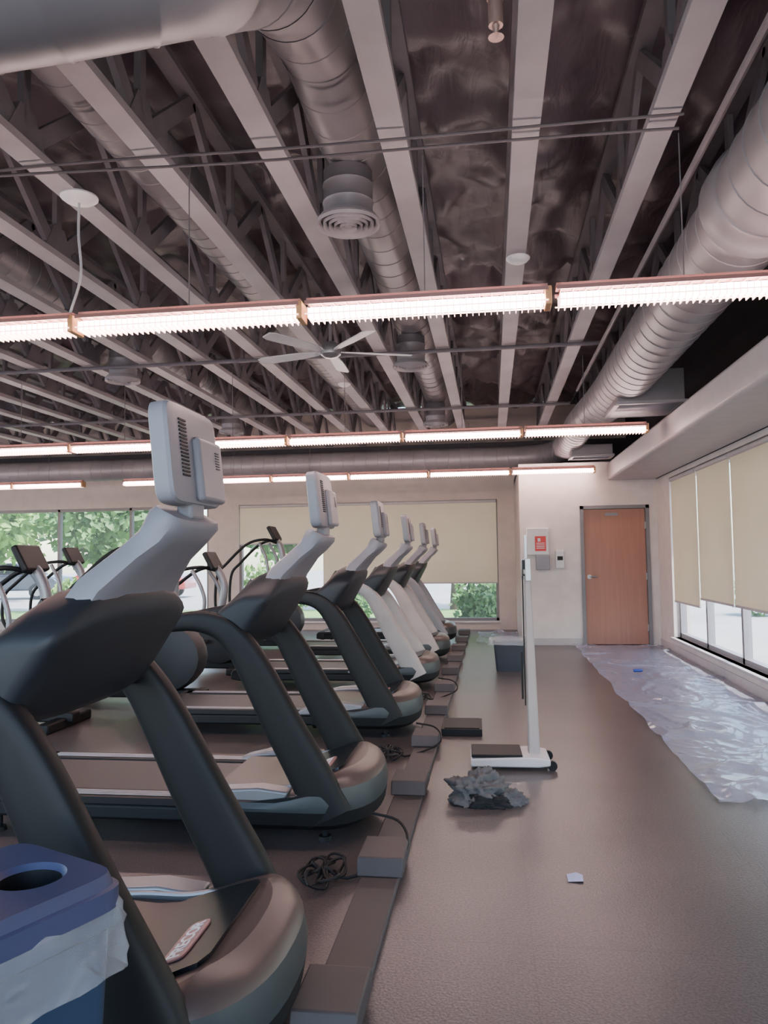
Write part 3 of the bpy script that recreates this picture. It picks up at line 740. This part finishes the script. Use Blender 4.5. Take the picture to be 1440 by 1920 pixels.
# ---------------- exterior
struct(MB().bb(-70,60,-30,90,-.3,-.15),'ground',mat('pavement',(172,172,170),.9,var=.1,scale=.4))
m_leaf=mat('leaf_green',(134,178,90),.6,var=.35,scale=1.5)
m_leaf2=mat('leaf_dark_green',(92,138,72),.6,var=.35,scale=1.5)
m_bark=mat('bark',(90,75,62),.9,bump=.5,bscale=12)
struct(MB().bb(-60,3,YB+2,YB+7,-.15,-.1),'trim_4',mat('lawn',(120,158,84),.9,var=.25,scale=3))
def foliage(c,R,n,size,sq=1.0):
    b=MB()
    for i in range(n):
        d=Vector((random.gauss(0,1),random.gauss(0,1),random.gauss(0,1))).normalized()*(random.random()**.4)
        q=1+.35*noise.noise(d*3+Vector(c))
        p=Vector(c)+Vector((d.x*R*q,d.y*R*q,d.z*R*q*sq))
        u=Vector((random.uniform(-1,1),random.uniform(-1,1),random.uniform(-1,1))).normalized(); v=u.orthogonal().normalized()
        s_=size*random.uniform(.6,1.3)
        b.add([p-u*s_,p+v*s_*.5,p+u*s_,p-v*s_*.5],[(0,1,2,3)])
    return b
def tree(x,y,h,R,m,lab):
    root=empty('tree',(x,y,-.15),label=lab,category='tree',group='trees outside the windows')
    b=MB(); b.tube(cat([(0,0,0),(.05,.03,h*.3),(-.05,0,h*.6),(0,.05,h*.85)],4),[.16-.008*i for i in range(13)],10)
    for a in range(4): b.tube([(0,0,h*.45),(R*.5*math.cos(a*1.6),R*.5*math.sin(a*1.6),h*.75)],[.06,.02],6)
    mk(b,'trunk',m_bark,root)
    o=mk(foliage((0,0,h*.78),R,3200,.16,.8),'foliage',m,root); o['kind']='stuff'
for (x,y,h,R,m) in [(-14,20,3.6,1.7,m_leaf),(-9.9,19,3.3,1.6,m_leaf2),(-19,25,4.5,2.3,m_leaf),(-5.4,21,3.6,1.7,m_leaf2),(-1.0,21,4.3,1.8,m_leaf),(-25,31,5.5,3,m_leaf2),(9,12,3.6,1.7,m_leaf)]:
    tree(x,y,h,R,m,'leafy green tree standing outside by the parking lot')
for (x,y,R,m) in [(-4.7,16,.8,m_leaf),(-.2,16.2,.6,m_leaf2),(-3.1,16.5,.55,m_leaf2),(-9.4,16.4,.6,m_leaf),(6.2,19,.6,m_leaf2)]:
    mk(foliage((x,y,R*.8-.1),R,1500,.08,.9),'shrub',m,label='low green shrub outside the window',category='bush',group='shrubs outside the windows',kind='stuff')
def car(x,y,rot,c,nm,lab):
    root=empty('car',(x,y,-.15),rot,lab,'car','parked cars outside')
    b=MB(); prof=[(-2.2,.35),(-2.25,.7),(-2.1,.95),(-1.5,1.0),(1.0,.98),(2.0,.85),(2.2,.65),(2.2,.35)]
    b.prism(prof,-.85,.85); mk(b,'body',mat(nm,c,.25,metal=.3,coat=.5),root,bevel=.08,seg=3)
    b=MB(); b.loft([[Vector((px,py,pz)) for px,py,pz in ((-1.7,-.78,.98),(1.05,-.78,.98),(1.05,.78,.98),(-1.7,.78,.98))],[Vector((px,py,pz)) for px,py,pz in ((-1.2,-.62,1.45),(.3,-.62,1.45),(.3,.62,1.45),(-1.2,.62,1.45))]]); mk(b,'cabin',m_scr,root,bevel=.05)
    for wx in (-1.4,1.35):
        for wy in (-.8,.8):
            b=MB(); b.cyl((wx,wy-.1,.33),(wx,wy+.1,.33),.33,n=24); b.cyl((wx,wy-.11,.33),(wx,wy+.11,.33),.19,n=16,mi=1); mk(b,'wheel',[m_blk,m_alu],root)
car(-19.2,29,.1,(60,66,80),'car_dark','dark blue car parked outside the windows')
car(-14.0,29,.1,(170,60,60),'car_red','red car parked outside the windows')
car(-25,30,.1,(210,212,215),'car_white','white car parked outside the windows')
car(11.5,22,1.5,(120,125,135),'car_silver','silver car parked on the sunny lot')

# ---------------- world & lights
w=bpy.data.worlds.new('world'); S.world=w; w.use_nodes=True
n=w.node_tree.nodes; l=w.node_tree.links
sk=n.new('ShaderNodeTexSky'); sk.sky_type='NISHITA'; sk.sun_disc=False; sk.sun_elevation=math.radians(55); sk.sun_rotation=math.radians(120)
bg=n['Background']; bg.inputs[1].default_value=.5; l.new(sk.outputs[0],bg.inputs[0])
su=bpy.data.lights.new('sun','SUN'); su.energy=5; su.angle=.01; su.color=(1,.95,.88); so=bpy.data.objects.new('sun',su); COL.objects.link(so)
so.rotation_euler=Vector((.35,-.55,1.3)).to_track_quat('Z','Y').to_euler()
S.view_settings.view_transform='AgX'; S.view_settings.exposure=1.05; S.view_settings.gamma=1.1
